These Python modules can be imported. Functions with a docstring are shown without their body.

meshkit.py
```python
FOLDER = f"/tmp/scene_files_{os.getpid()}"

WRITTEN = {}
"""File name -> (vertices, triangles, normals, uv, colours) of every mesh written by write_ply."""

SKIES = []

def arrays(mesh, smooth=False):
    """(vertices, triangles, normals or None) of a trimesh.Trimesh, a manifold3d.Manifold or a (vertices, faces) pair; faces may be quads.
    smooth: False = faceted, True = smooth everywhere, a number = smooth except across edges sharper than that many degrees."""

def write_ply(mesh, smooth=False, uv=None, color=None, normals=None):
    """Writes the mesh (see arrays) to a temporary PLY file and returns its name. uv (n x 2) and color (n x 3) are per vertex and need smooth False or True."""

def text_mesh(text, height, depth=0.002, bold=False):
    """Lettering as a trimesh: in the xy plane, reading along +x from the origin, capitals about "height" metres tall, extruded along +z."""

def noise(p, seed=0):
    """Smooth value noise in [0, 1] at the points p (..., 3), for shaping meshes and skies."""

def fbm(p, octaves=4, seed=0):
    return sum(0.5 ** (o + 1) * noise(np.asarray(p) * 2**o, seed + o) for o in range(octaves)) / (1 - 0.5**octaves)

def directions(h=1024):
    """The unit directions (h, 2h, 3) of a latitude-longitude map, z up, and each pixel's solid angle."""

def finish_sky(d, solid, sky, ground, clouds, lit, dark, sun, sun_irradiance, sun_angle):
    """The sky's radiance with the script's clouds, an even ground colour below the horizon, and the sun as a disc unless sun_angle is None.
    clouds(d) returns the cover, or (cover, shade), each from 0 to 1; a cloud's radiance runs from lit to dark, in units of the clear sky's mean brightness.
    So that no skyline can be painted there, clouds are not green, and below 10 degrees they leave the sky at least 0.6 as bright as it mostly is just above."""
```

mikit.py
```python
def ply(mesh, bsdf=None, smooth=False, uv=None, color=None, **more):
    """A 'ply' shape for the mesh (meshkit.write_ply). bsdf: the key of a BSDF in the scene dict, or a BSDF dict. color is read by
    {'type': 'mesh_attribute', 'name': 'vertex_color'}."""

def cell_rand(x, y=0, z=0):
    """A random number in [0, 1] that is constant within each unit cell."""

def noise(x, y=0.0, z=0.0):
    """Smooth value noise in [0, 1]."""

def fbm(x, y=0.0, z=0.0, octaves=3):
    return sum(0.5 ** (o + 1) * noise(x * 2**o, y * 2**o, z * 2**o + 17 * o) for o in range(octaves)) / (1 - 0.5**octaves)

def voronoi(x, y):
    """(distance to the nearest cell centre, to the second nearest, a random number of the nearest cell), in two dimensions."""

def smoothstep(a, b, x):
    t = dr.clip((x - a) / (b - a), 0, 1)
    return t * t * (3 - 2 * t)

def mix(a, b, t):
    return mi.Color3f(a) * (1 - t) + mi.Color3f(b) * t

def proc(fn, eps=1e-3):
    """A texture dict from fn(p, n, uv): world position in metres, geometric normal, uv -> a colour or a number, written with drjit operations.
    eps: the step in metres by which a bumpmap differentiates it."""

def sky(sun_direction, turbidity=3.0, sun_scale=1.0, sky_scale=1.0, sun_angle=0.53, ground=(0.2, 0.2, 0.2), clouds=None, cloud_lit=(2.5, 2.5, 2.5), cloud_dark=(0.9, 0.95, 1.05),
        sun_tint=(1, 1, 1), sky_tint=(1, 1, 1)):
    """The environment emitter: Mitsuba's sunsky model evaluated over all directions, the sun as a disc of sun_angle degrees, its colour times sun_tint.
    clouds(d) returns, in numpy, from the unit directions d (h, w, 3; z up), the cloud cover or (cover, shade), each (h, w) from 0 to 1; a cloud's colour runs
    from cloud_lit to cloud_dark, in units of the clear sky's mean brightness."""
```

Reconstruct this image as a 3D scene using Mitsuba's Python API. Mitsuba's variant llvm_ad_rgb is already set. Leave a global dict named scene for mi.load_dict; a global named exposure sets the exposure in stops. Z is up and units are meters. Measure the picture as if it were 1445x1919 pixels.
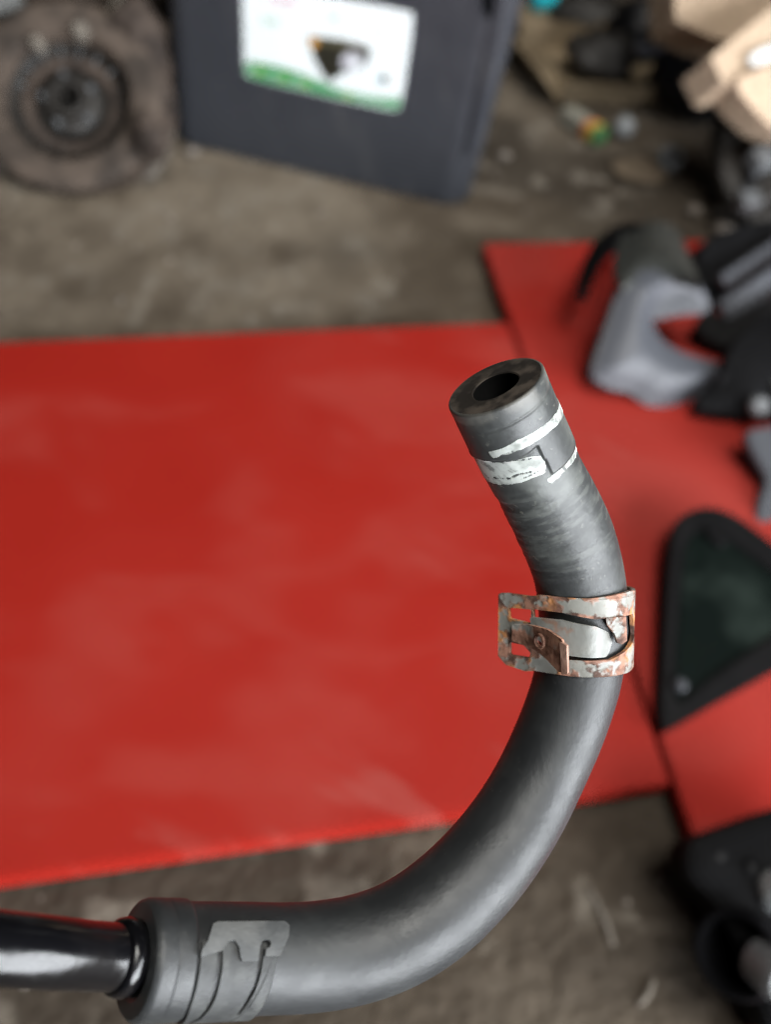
import math, numpy as np, trimesh, mitsuba as mi, drjit as dr, mikit, meshkit
import manifold3d as m3
import shapely
from shapely.geometry import Polygon, LineString, Point, box as sbox
from shapely.ops import unary_union
from scipy.interpolate import CubicSpline
from mikit import proc, noise, fbm, smoothstep, mix, cell_rand, voronoi
T = mi.ScalarTransform4f
scene, labels = {}, {}

# ------------------------------------------------------------------ camera
CAM_H, PITCH, ROLL, FOC = 0.75, 50.0, -6.0, 1597.0          # focal length in pixels of the 1445 x 1919 photograph
_p, _r = math.radians(PITCH), math.radians(ROLL)
FWD = np.array([0, math.cos(_p), -math.sin(_p)])
_R0, _D0 = np.array([1.0, 0, 0]), np.array([0, -math.sin(_p), -math.cos(_p)])
RGT = math.cos(_r) * _R0 + math.sin(_r) * _D0
DWN = -math.sin(_r) * _R0 + math.cos(_r) * _D0
CAM = np.array([0, 0, CAM_H])
scene['camera'] = {'type': 'thinlens', 'fov': 2 * math.degrees(math.atan(722.5 / FOC)), 'fov_axis': 'x',
                   'aperture_radius': 0.0025, 'focus_distance': 0.226, 'near_clip': 0.01, 'far_clip': 60.0,
                   'to_world': T().look_at(origin=CAM.tolist(), target=(CAM + FWD).tolist(), up=(-DWN).tolist())}

# ------------------------------------------------------------------ light: daylight from a wide doorway behind the camera to the right, and an added overhead fill panel
def lamp(name, pos, aim, w, h, rad, label, cat):
    pos, aim = np.array(pos, float), np.array(aim, float)
    to = T().look_at(origin=pos.tolist(), target=aim.tolist(), up=[0, 0, 1] if abs((aim - pos)[2]) < .95 * np.linalg.norm(aim - pos) else [0, 1, 0]) @ T().scale([w / 2, h / 2, 1])
    scene[name] = {'type': 'rectangle', 'to_world': to, 'emitter': {'type': 'area', 'radiance': {'type': 'rgb', 'value': rad}}}
    labels[name] = {'label': label, 'category': cat}
lamp('doorway_panel', (2.3, -1.55, 0.95), (0.1, 0.5, 0.35), 3.6, 1.85, [12.2, 12.7, 13.2], 'large upright white panel standing in for an unseen doorway behind and to the right of the camera', 'lamp')  # glowing panel in place of the unseen doorway
lamp('fill_light', (0.7, 0.1, 3.1), (0.0, 0.9, 0), 1.6, 1.6, [8.6, 8.4, 7.9], 'square white fill light added high above the red panels', 'lamp')  # fill added overhead to light the floor
exposure = 0.3

# ------------------------------------------------------------------ helpers
def ray(x, y): return FWD + (x - 722.5) / FOC * RGT + (y - 959.5) / FOC * DWN
def P(x, y, d): return CAM + d * ray(x, y)
def at(x, y, z=0.0):
    q = ray(x, y)
    return CAM + (z - CAM_H) / q[2] * q
def unit(v): v = np.asarray(v, float); return v / np.linalg.norm(v)
def numbered(name):
    if not any(k == name or k.startswith(name + '__') for k in list(scene) + list(labels)): return name
    i = 1
    while any(k == f'{name}_{i:03d}' or k.startswith(f'{name}_{i:03d}__') for k in list(scene) + list(labels)): i += 1
    return f'{name}_{i:03d}'
def thing(name, label, cat, group=None):
    k = numbered(name); labels[k] = {'label': label, 'category': cat}
    if group: labels[k]['group'] = group
    return k
def obj(name, mesh, bsdf, parent=None, smooth=30, **kw):
    k = numbered(f'{parent}__{name}' if parent else name)
    scene[k] = mikit.ply(mesh, bsdf, smooth=smooth, **kw)
    return k
def solo(name, mesh, bsdf, label, cat, smooth=30, group=None, **kw):
    k = thing(name, label, cat, group); scene[k] = mikit.ply(mesh, bsdf, smooth=smooth, **kw); return k
def cat_m(*ms): return trimesh.util.concatenate([m if isinstance(m, trimesh.Trimesh) else man2tri(m) for m in ms])
def man2tri(m):
    q = m.to_mesh(); return trimesh.Trimesh(q.vert_properties[:, :3], q.tri_verts, process=False)
def tri2man(t): return m3.Manifold(m3.Mesh(np.asarray(t.vertices, np.float32), np.asarray(t.faces, np.uint32)))
def frame(z, up=(0, 0, 1)):
    z = unit(z); x = np.cross(up, z)
    x = unit(x) if np.linalg.norm(x) > 1e-6 else np.array([1.0, 0, 0])
    return np.stack([x, np.cross(z, x), z], 1)
def place(mesh, loc, rot=None):
    M = np.eye(4); M[:3, 3] = loc
    if rot is not None: M[:3, :3] = rot
    m = mesh.copy(); m.apply_transform(M); return m
def rotz(a): c, s = math.cos(a), math.sin(a); return np.array([[c, -s, 0], [s, c, 0], [0, 0, 1.0]])
def rotx(a): c, s = math.cos(a), math.sin(a); return np.array([[1.0, 0, 0], [0, c, -s], [0, s, c]])
def roty(a): c, s = math.cos(a), math.sin(a); return np.array([[c, 0, s], [0, 1.0, 0], [-s, 0, c]])
def rbox(x, y, z, r, n=8):
    """box with rounded edges, centred"""
    s = trimesh.creation.uv_sphere(r, count=[n, 2 * n])
    pts = np.vstack([s.vertices + np.array([i * (x / 2 - r), j * (y / 2 - r), k * (z / 2 - r)]) for i in (-1, 1) for j in (-1, 1) for k in (-1, 1)])
    return trimesh.Trimesh(pts).convex_hull
def poly_body(poly, t, r=0.001, steps=3):
    """polygon extruded over z in [0, t] with rounded edges"""
    out = []
    prof = [(r * (1 - math.sin(a)), r * (1 - math.cos(a))) for a in np.linspace(0, math.pi / 2, steps + 1)]   # (inset, height)
    cs = lambda q: m3.CrossSection([np.array(g.exterior.coords)[:-1] for g in [q]] + [np.array(h.coords)[:-1] for h in q.interiors], m3.FillRule.EvenOdd)
    poly = shapely.geometry.polygon.orient(poly)
    base = cs(poly)
    lev = []
    for ins, hgt in prof: lev.append((ins, hgt))
    body = None
    for i in range(len(lev)):
        ins, hgt = lev[i]
        sl = m3.Manifold.extrude(base.offset(-ins, m3.JoinType.Round, 2, 16) if ins > 1e-7 else base, t - 2 * hgt).translate([0, 0, hgt])
        body = sl if body is None else body + sl
    return man2tri(body)
def smooth_poly(pts, it=3):
    """closed Chaikin smoothing"""
    p = np.asarray(pts, float)
    for _ in range(it):
        q = np.roll(p, -1, 0)
        p = np.stack([.75 * p + .25 * q, .25 * p + .75 * q], 1).reshape(-1, p.shape[1])
    return p
def plate(px, point, normal, t, r=0.001, it=3, holes=(), pillow=None):
    """a thick plate whose outline was measured in the photograph on the plane through point; thickness t behind the plane"""
    n = unit(normal); B = frame(n)
    def onp(x, y):
        q = ray(x, y); w = CAM + ((point - CAM) @ n) / (q @ n) * q
        return (w - point) @ B[:, :2]
    ring = smooth_poly([onp(*a) for a in px], it)
    po = Polygon(ring, [smooth_poly([onp(*a) for a in h], it) for h in holes]).buffer(0)
    if po.geom_type != 'Polygon': po = max(po.geoms, key=lambda g: g.area)
    b = poly_body(po, t, r)
    b.apply_translation([0, 0, -t])
    if pillow:                                                     # (height, reach): the sheet swells away from its edge
        b = trimesh.Trimesh(*trimesh.remesh.subdivide_to_size(b.vertices, b.faces, .006, max_iter=12), process=True)
        d = shapely.distance(shapely.points(b.vertices[:, :2]), po.boundary); v = b.vertices.copy()
        v[:, 2] += pillow[0] * (1 - np.exp(-(d / pillow[1]) ** 1.5)); b.vertices = v
    return place(b, point, B)
def sweep(points, radius, sides=32, n=None, caps=True, per=0.002):
    """tube along a smooth curve through points; radius number or fn(fraction)"""
    p = np.asarray(points, float)
    c = np.concatenate([[0], np.cumsum(np.linalg.norm(np.diff(p, axis=0), axis=1))])
    cs = CubicSpline(c, p)
    n = n or max(8, int(c[-1] / per))
    u = np.linspace(0, c[-1], n)
    q = cs(u); t = cs(u, 1); t /= np.linalg.norm(t, axis=1, keepdims=True)
    a = np.cross(t[0], [0.3, 0.2, 0.9]); a = unit(a); A = []
    for i in range(n):
        a = unit(a - t[i] * (a @ t[i])); A.append(a)
    A = np.array(A); Bn = np.cross(t, A)
    r = np.array([radius(x) for x in np.linspace(0, 1, n)]) if callable(radius) else np.full(n, radius)
    th = np.arange(sides) * 2 * np.pi / sides
    v = q[:, None] + r[:, None, None] * (np.cos(th)[None, :, None] * A[:, None] + np.sin(th)[None, :, None] * Bn[:, None])
    v = v.reshape(-1, 3)
    i, j = np.meshgrid(np.arange(n - 1), np.arange(sides), indexing='ij')
    f = np.stack([i * sides + j, i * sides + (j + 1) % sides, (i + 1) * sides + (j + 1) % sides, (i + 1) * sides + j], -1).reshape(-1, 4)
    f = np.vstack([f[:, [0, 1, 2]], f[:, [0, 2, 3]]])
    if caps:
        v = np.vstack([v, q[0], q[-1]]); k = len(v) - 2; j = np.arange(sides)
        f = np.vstack([f, np.stack([(j + 1) % sides, j, j * 0 + k], 1), np.stack([(n - 1) * sides + j, (n - 1) * sides + (j + 1) % sides, j * 0 + k + 1], 1)])
    return trimesh.Trimesh(v, f, process=False)
def lathe(prof, sides=64):
    """closed (radius, z) profile turned about z"""
    p = np.asarray(prof, float); n = len(p); th = np.arange(sides) * 2 * np.pi / sides
    v = np.stack([p[:, None, 0] * np.cos(th), p[:, None, 0] * np.sin(th), np.broadcast_to(p[:, None, 1], (n, sides))], -1).reshape(-1, 3)
    i, j = np.meshgrid(np.arange(n), np.arange(sides), indexing='ij'); k = (i + 1) % n
    f = np.stack([i * sides + j, i * sides + (j + 1) % sides, k * sides + (j + 1) % sides, k * sides + j], -1).reshape(-1, 4)
    f = np.vstack([f[:, [0, 1, 2]], f[:, [0, 2, 3]]])
    m = trimesh.Trimesh(v, f, process=True)
    m.update_faces(m.nondegenerate_faces()); trimesh.repair.fix_normals(m)
    return m
def wrap(poly, t, fn, edge):
    """polygon (x, y) thickened over z in [0, t], refined and bent by fn(x, y, z)"""
    polys = [poly] if poly.geom_type == 'Polygon' else list(poly.geoms)
    out = []
    for g in polys:
        m = trimesh.creation.extrude_polygon(g, t, engine='earcut')
        v, f = trimesh.remesh.subdivide_to_size(m.vertices, m.faces, edge, max_iter=14)
        out.append(trimesh.Trimesh(fn(v), f, process=True))
    return trimesh.util.concatenate(out)
def edged(poly, t, fn, edge):
    """wrap() as the arguments of mikit.ply, with the distance to the sheet's edge in mm as uv and creases split"""
    polys = [poly] if poly.geom_type == 'Polygon' else list(poly.geoms)
    m = trimesh.util.concatenate([trimesh.Trimesh(*trimesh.remesh.subdivide_to_size(q.vertices, q.faces, edge, max_iter=14), process=True) for q in (trimesh.creation.extrude_polygon(g, t, engine='earcut') for g in polys)])
    d = shapely.distance(shapely.points(m.vertices[:, :2]), poly.boundary) * 1000
    b = trimesh.graph.smooth_shade(trimesh.Trimesh(fn(np.array(m.vertices)), m.faces, process=False), angle=math.radians(35), facet_minarea=None)
    from scipy.spatial import cKDTree
    _, i = cKDTree(fn(np.array(m.vertices))).query(b.vertices)
    return {'mesh': b, 'smooth': True, 'uv': np.stack([d[i], d[i] * 0], 1)}
def lump(rx, ry, rz, seed, amp=.25, freq=2.0, sub=3):
    m = trimesh.creation.icosphere(subdivisions=sub)
    v = m.vertices
    k = 1 + amp * 2 * (meshkit.fbm(v * freq + 9.3 + seed * 3.1, 3, seed) - .5)
    m.vertices = v * k[:, None] * [rx, ry, rz]
    return m
def jitter(m, amp, scale, seed=0):
    m = m.copy(); v = m.vertices
    d = np.stack([meshkit.fbm(v / scale + 40 + 7 * k, 3, seed + k) - .5 for k in range(3)], 1)
    m.vertices = v + 2 * amp * d; return m

# ------------------------------------------------------------------ hose centre line (held up in front of the lens; the pipe it sits on runs off to the left and down to the floor)
HR = 0.0130
HOSE = [(928, 723, .2210), (961, 798, .2270), (1000, 880, .2335), (1045, 965, .2405), (1079, 1045, .2450), (1093, 1120, .2475), (1094, 1195, .2485), (1083, 1275, .2482),
        (1058, 1350, .2470), (1017, 1445, .2445), (966, 1540, .2395), (908, 1618, .2335), (832, 1695, .2265), (770, 1740, .2230), (700, 1771, .2205), (640, 1785, .2180), (575, 1793, .2145), (455, 1793, .2075),
        (380, 1795, .2035), (320, 1796, .2000), (252, 1797, .1955)]
hp = np.array([P(*q) for q in HOSE])
_c = np.concatenate([[0], np.cumsum(np.linalg.norm(np.diff(hp, axis=0), axis=1))])
_tck = CubicSpline(_c, hp)
from scipy.ndimage import gaussian_filter1d
_u = np.linspace(0, _c[-1], 1500); _q = gaussian_filter1d(_tck(_u), 40, axis=0, mode='nearest')
_q[:60] = _tck(_u[:60]); _q[-60:] = _tck(_u[-60:])
_q = gaussian_filter1d(_q, 12, axis=0, mode='nearest'); _q[0], _q[-1] = hp[0], hp[-1]
_s = np.concatenate([[0], np.cumsum(np.linalg.norm(np.diff(_q, axis=0), axis=1))]); HLEN = _s[-1]
HS = np.linspace(0, HLEN, 900)
HC = np.stack([np.interp(HS, _s, _q[:, k]) for k in range(3)], 1)
HT = np.gradient(HC, HS, axis=0); HT = gaussian_filter1d(HT, 6, axis=0, mode='nearest'); HT /= np.linalg.norm(HT, axis=1, keepdims=True)
HA = []                                             # angle zero: the side towards the lens at the middle of the hose, carried along
_a = unit(CAM - HC[450])
_a = unit(_a - HT[450] * (_a @ HT[450]))
_fw, _x = [], _a
for i in range(450, 900): _x = unit(_x - HT[i] * (_x @ HT[i])); _fw.append(_x)
_bw, _x = [], _a
for i in range(449, -1, -1): _x = unit(_x - HT[i] * (_x @ HT[i])); _bw.append(_x)
HA = np.array(_bw[::-1] + _fw); HB = np.cross(HT, HA)
def hose_frame(s):
    s = np.clip(s, 0, HLEN); g = lambda M: np.stack([np.interp(s, HS, M[:, k]) for k in range(3)], -1)
    return g(HC), g(HT), g(HA), g(HB)

# ---------------------------------------------------------------- MATERIALS
def rgbt(c): return {'type': 'rgb', 'value': list(c)}
def mat(name, col, rough=.5, bump=None, bscale=None, eps=2e-4, **kw):
    k = 1.0 if name in ('label_white', 'white_paint', 'cardboard', 'highlight_white', 'cyan_plastic', 'rusty_zinc') else .82
    if callable(col): base = proc(lambda p, n, uv: col(p, n, uv) * k)
    else: base = rgbt(np.array(col) * k)
    b = {'type': 'principled', 'base_color': base, 'roughness': proc(rough) if callable(rough) else rough, **kw}
    if bump is not None: b = {'type': 'bumpmap', 'arbitrary': proc(bump, eps), 'scale': bscale, 'bsdf': b}
    scene[name] = {'type': 'twosided', 'bsdf': b}
def n3(p, k, o=3): return fbm(p.x * k + 31.7, p.y * k + 17.3, p.z * k + 5.1, octaves=o)

def rubber_col(p, n, uv):
    d = smoothstep(.46, .75, n3(p, 95, 4)); sp = smoothstep(.66, .80, n3(p, 800, 3)) * smoothstep(.42, .62, n3(p, 110, 3))
    top = smoothstep(.095, .03, uv.x)                                # more worn and dusty near the open end
    c = mix((.019, .021, .023), (.080, .086, .082), d * (.16 + .70 * top) + .32 * top)
    band = smoothstep(.45, .75, fbm(uv.x * 700, dr.sin(uv.y) * 2 + 5, dr.cos(uv.y) * 2, octaves=3)) * smoothstep(.024, .032, uv.x) * smoothstep(.066, .045, uv.x)
    c = mix(c, (.105, .112, .104), band * .6)
    c = mix(c, (.13, .125, .112), smoothstep(.0060, .001, uv.x) * smoothstep(.3, .6, n3(p, 200, 3)) * .7)
    return mix(c, (.16, .16, .14), sp * (.22 + .78 * top) * .6)
def rubber_rough(p, n, uv): return .40 + .20 * n3(p, 130, 3)
mat('rubber', rubber_col, rubber_rough, lambda p, n, uv: n3(p, 900, 2) * .00007 + n3(p, 160, 2) * .00007, 1.0, specular=.6)
mat('rubber_cut', lambda p, n, uv: mix((.022, .018, .015), (.085, .069, .056), smoothstep(.38, .75, n3(p, 230, 4))), .75, lambda p, n, uv: n3(p, 700, 3) * .0002, 1.0, specular=.3)
mat('white_paint', lambda p, n, uv: mix(mix((.20, .215, .20), (.42, .445, .42), smoothstep(.25, .60, n3(p, 330, 4))), (.09, .095, .09), smoothstep(.56, .76, n3(p + .9, 430, 4) + .15 * (n3(p + .2, 1500, 2) - .5)) * .75), .5)
def rust_w(p, uv): return smoothstep(.45, .61, n3(p, 190, 4) + .5 * (n3(p + .5, 620, 3) - .5) + .13 * dr.exp(-uv.x / .6))
def rusty(p, n, uv):
    w = rust_w(p, uv); g = mix((.15, .15, .135), (.29, .29, .265), n3(p, 240, 3))
    r = mix((.060, .028, .018), (.31, .155, .105), smoothstep(.32, .7, n3(p + .3, 300, 4)))
    r = mix(r, (.44, .19, .065), smoothstep(.52, .66, n3(p + .7, 150, 3)) * .85)
    return mix(g, r, w)
mat('grey_coat_dark', lambda p, n, uv: mix((.032, .034, .035), (.070, .073, .071), smoothstep(.35, .7, n3(p, 170, 4))), lambda p, n, uv: .45 + .2 * n3(p, 200, 3), lambda p, n, uv: n3(p, 1100, 3) * .00012, 1.0, specular=.5)
mat('rusty_zinc', rusty, lambda p, n, uv: .38 + .4 * rust_w(p, uv), lambda p, n, uv: rust_w(p, uv) * n3(p, 900, 3) * .0004, 1.0, specular=.6)
def rusty_ear(p, n, uv):
    w = smoothstep(.30, .46, n3(p, 190, 4)); g = mix((.18, .175, .16), (.30, .29, .27), n3(p, 240, 3))
    r = mix((.12, .052, .032), (.42, .22, .15), smoothstep(.25, .7, n3(p + .3, 330, 4)))
    return mix(g, r, w)
mat('rusty_brown', rusty_ear, .7, lambda p, n, uv: n3(p, 900, 3) * .0004, 1.0)
mat('zinc_plate', lambda p, n, uv: mix(mix((.15, .155, .145), (.27, .275, .255), n3(p, 200, 3)), (.26, .14, .09), smoothstep(.60, .72, n3(p + 1.3, 170, 4)) * .8), .45, lambda p, n, uv: n3(p, 700, 3) * .0002, 1.0, specular=.6)
mat('rusty_edge', lambda p, n, uv: mix((.22, .10, .065), (.52, .33, .26), n3(p, 240, 4)), .7, lambda p, n, uv: n3(p, 900, 3) * .0003, 1.0)
mat('grey_coat', lambda p, n, uv: mix((.072, .076, .078), (.135, .138, .136), smoothstep(.35, .7, n3(p, 170, 4))), lambda p, n, uv: .42 + .2 * n3(p, 200, 3), lambda p, n, uv: n3(p, 1100, 3) * .00012, 1.0, specular=.5)
mat('gloss_pipe', lambda p, n, uv: mix((.004, .004, .005), (.012, .012, .014), smoothstep(.5, .8, n3(p, 120, 3))), lambda p, n, uv: .17 + .10 * smoothstep(.45, .75, n3(p, 220, 3)), lambda p, n, uv: n3(p, 500, 2) * .00006, 1.0, specular=.5)

def dirt_col(p, n, uv):
    big = n3(p, 2.1, 3); mid = n3(p, 14, 4); fine = n3(p, 120, 3)
    c = mix((.094, .073, .052), (.198, .163, .123), smoothstep(.30, .68, mid * .6 + big * .4))
    c = mix(c, (.040, .032, .024), smoothstep(.50, .68, n3(p + 3.0, 3.3, 3)) * .75)                 # oil-soaked patches
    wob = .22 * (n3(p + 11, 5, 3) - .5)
    c = mix(c, (.050, .038, .028), smoothstep(.42, .22, p.y + wob) * .62)                           # damp tone in front of the panels, also standing in for light falloff
    c = mix(c, (.050, .039, .028), smoothstep(.16, .30, p.x + wob) * smoothstep(.95, 1.15, p.y + wob) * .6)   # corner under the scrap coloured darker in place of weaker light there
    c = mix(c, (.25, .22, .18), smoothstep(.60, .78, n3(p + 7.0, 26, 3)) * .55)                      # dry pale dust
    return c * (.72 + .56 * fine)
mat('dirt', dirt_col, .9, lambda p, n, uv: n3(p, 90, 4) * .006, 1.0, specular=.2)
def red_col(p, n, uv):
    c = mix((.335, .0150, .0092), (.385, .0220, .0135), n3(p, 9, 3))
    arc = smoothstep(.50, .72, fbm(p.x * 5 + 3.3, p.y * 9 + 1.7 + .8 * noise(p.x * 7, p.y * 7), 1.5, octaves=4))
    c = mix(c, (.40, .055, .042), arc * .46)
    c = mix(c, (.40, .062, .050), smoothstep(.44, .70, fbm(p.x * 2.6 + 1.2, p.y * 3.4 + 6.1, 4.0, octaves=4)) * .42)    # broad dull wear
    scr = .35 * smoothstep(.62, .80, fbm(p.x * 14 + p.y * 30, p.y * 12 - p.x * 4, 8.0, octaves=4)) * smoothstep(.45, .6, n3(p + 2, 5, 2))
    return mix(c, (.46, .20, .17), scr * .5)
mat('red_paint', red_col, lambda p, n, uv: .50 + .16 * smoothstep(.4, .7, fbm(p.x * 5 + 3.3, p.y * 9 + 1.7, 1.5, octaves=3)), specular=.14)
mat('bin_plastic', lambda p, n, uv: mix(mix((.028, .032, .041), (.044, .047, .056), n3(p, 11, 4)), (.085, .085, .088), smoothstep(.60, .80, fbm(p.x * 60 + p.z * 20, p.z * 9, p.y * 60, octaves=4)) * .5), lambda p, n, uv: .45 + .2 * n3(p, 25, 3), lambda p, n, uv: n3(p, 60, 2) * .0008, 1.0, specular=.5)
mat('dark', (.004, .004, .004), .8, specular=.1)
mat('label_white', (.80, .86, .87), .35)
for nm, c in {'ink_green': (.02, .30, .08), 'ink_lime': (.38, .55, .22), 'ink_black': (.022, .022, .015), 'ink_olive': (.085, .078, .045), 'ink_orange': (.72, .36, .07), 'ink_pale': (.60, .60, .66),
              'ink_pink': (.80, .45, .52), 'ink_mint': (.45, .66, .52), 'ink_sky': (.60, .80, .90), 'ink_lilac': (.72, .72, .84)}.items(): mat(nm, c, .4)
mat('iron_brown', lambda p, n, uv: mix((.040, .031, .025), (.098, .074, .058), smoothstep(.3, .7, n3(p, 30, 4))), .75, lambda p, n, uv: n3(p, 140, 3) * .0015, 1.0, specular=.3)
mat('iron_knuckle', lambda p, n, uv: mix((.030, .022, .018), (.078, .058, .046), smoothstep(.3, .7, n3(p, 24, 4))), .8, specular=.3)
mat('iron_dark', lambda p, n, uv: mix((.012, .011, .010), (.034, .029, .024), n3(p, 40, 4)), .6, lambda p, n, uv: n3(p, 140, 3) * .001, 1.0)
mat('steel_worn', lambda p, n, uv: mix((.10, .10, .105), (.32, .31, .31), smoothstep(.4, .7, n3(p, 50, 4))), .42, specular=.8)
mat('dusty_iron', lambda p, n, uv: mix((.13, .11, .09), (.24, .215, .18), n3(p, 28, 4)), .85)
mat('grey_plastic', lambda p, n, uv: mix((.058, .063, .076), (.084, .089, .102), n3(p, 16, 4)), .48, specular=.5)
mat('grey_plastic_dark', lambda p, n, uv: mix((.024, .027, .026), (.058, .061, .055), n3(p, 22, 4)), .6)
mat('black_plastic', lambda p, n, uv: mix((.004, .004, .005), (.012, .012, .013), n3(p, 24, 4)), .40, specular=.15)
mat('black_matt', lambda p, n, uv: mix((.002, .002, .0025), (.006, .006, .007), n3(p, 30, 3)), .6, specular=.07)
mat('black_rubber', lambda p, n, uv: mix((.003, .003, .0035), (.009, .0085, .009), n3(p, 30, 3)), .6, specular=.10)
mat('tinted_glass', lambda p, n, uv: mix((.005, .008, .007), (.020, .028, .024), smoothstep(.35, .75, n3(p, 22, 4))), .18, specular=.4)
mat('cardboard', lambda p, n, uv: mix((.40, .30, .21), (.50, .385, .28), n3(p, 9, 4)) * (.88 + .24 * noise(p.x * 160, p.y * 160, p.z * 30)), .85, specular=.2)
mat('cardboard_old', lambda p, n, uv: mix((.17, .13, .082), (.33, .255, .165), smoothstep(.3, .65, n3(p, 11, 4))), .9, specular=.2)
mat('dirty_scrap', lambda p, n, uv: mix((.07, .052, .033), (.17, .125, .08), n3(p, 30, 4)), .9)
mat('highlight_white', (.70, .71, .70), .4)
mat('cyan_plastic', (.03, .62, .74), .35)
mat('mid_dark', (.042, .045, .053), .6)
mat('mid_grey', lambda p, n, uv: mix((.085, .09, .095), (.15, .155, .16), n3(p, 40, 3)), .5)
mat('pale_grey', lambda p, n, uv: mix((.20, .215, .22), (.30, .31, .315), n3(p, 40, 3)), .45)
for nm, c in {'pack_orange': (.55, .16, .04), 'pack_yellow': (.50, .42, .08), 'pack_green': (.05, .15, .055), 'pack_pale': (.30, .29, .24)}.items(): mat(nm, c, .45)
mat('pebble_mat', lambda p, n, uv: mix((.10, .085, .07), (.30, .26, .22), n3(p, 7, 2)), .9)

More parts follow.
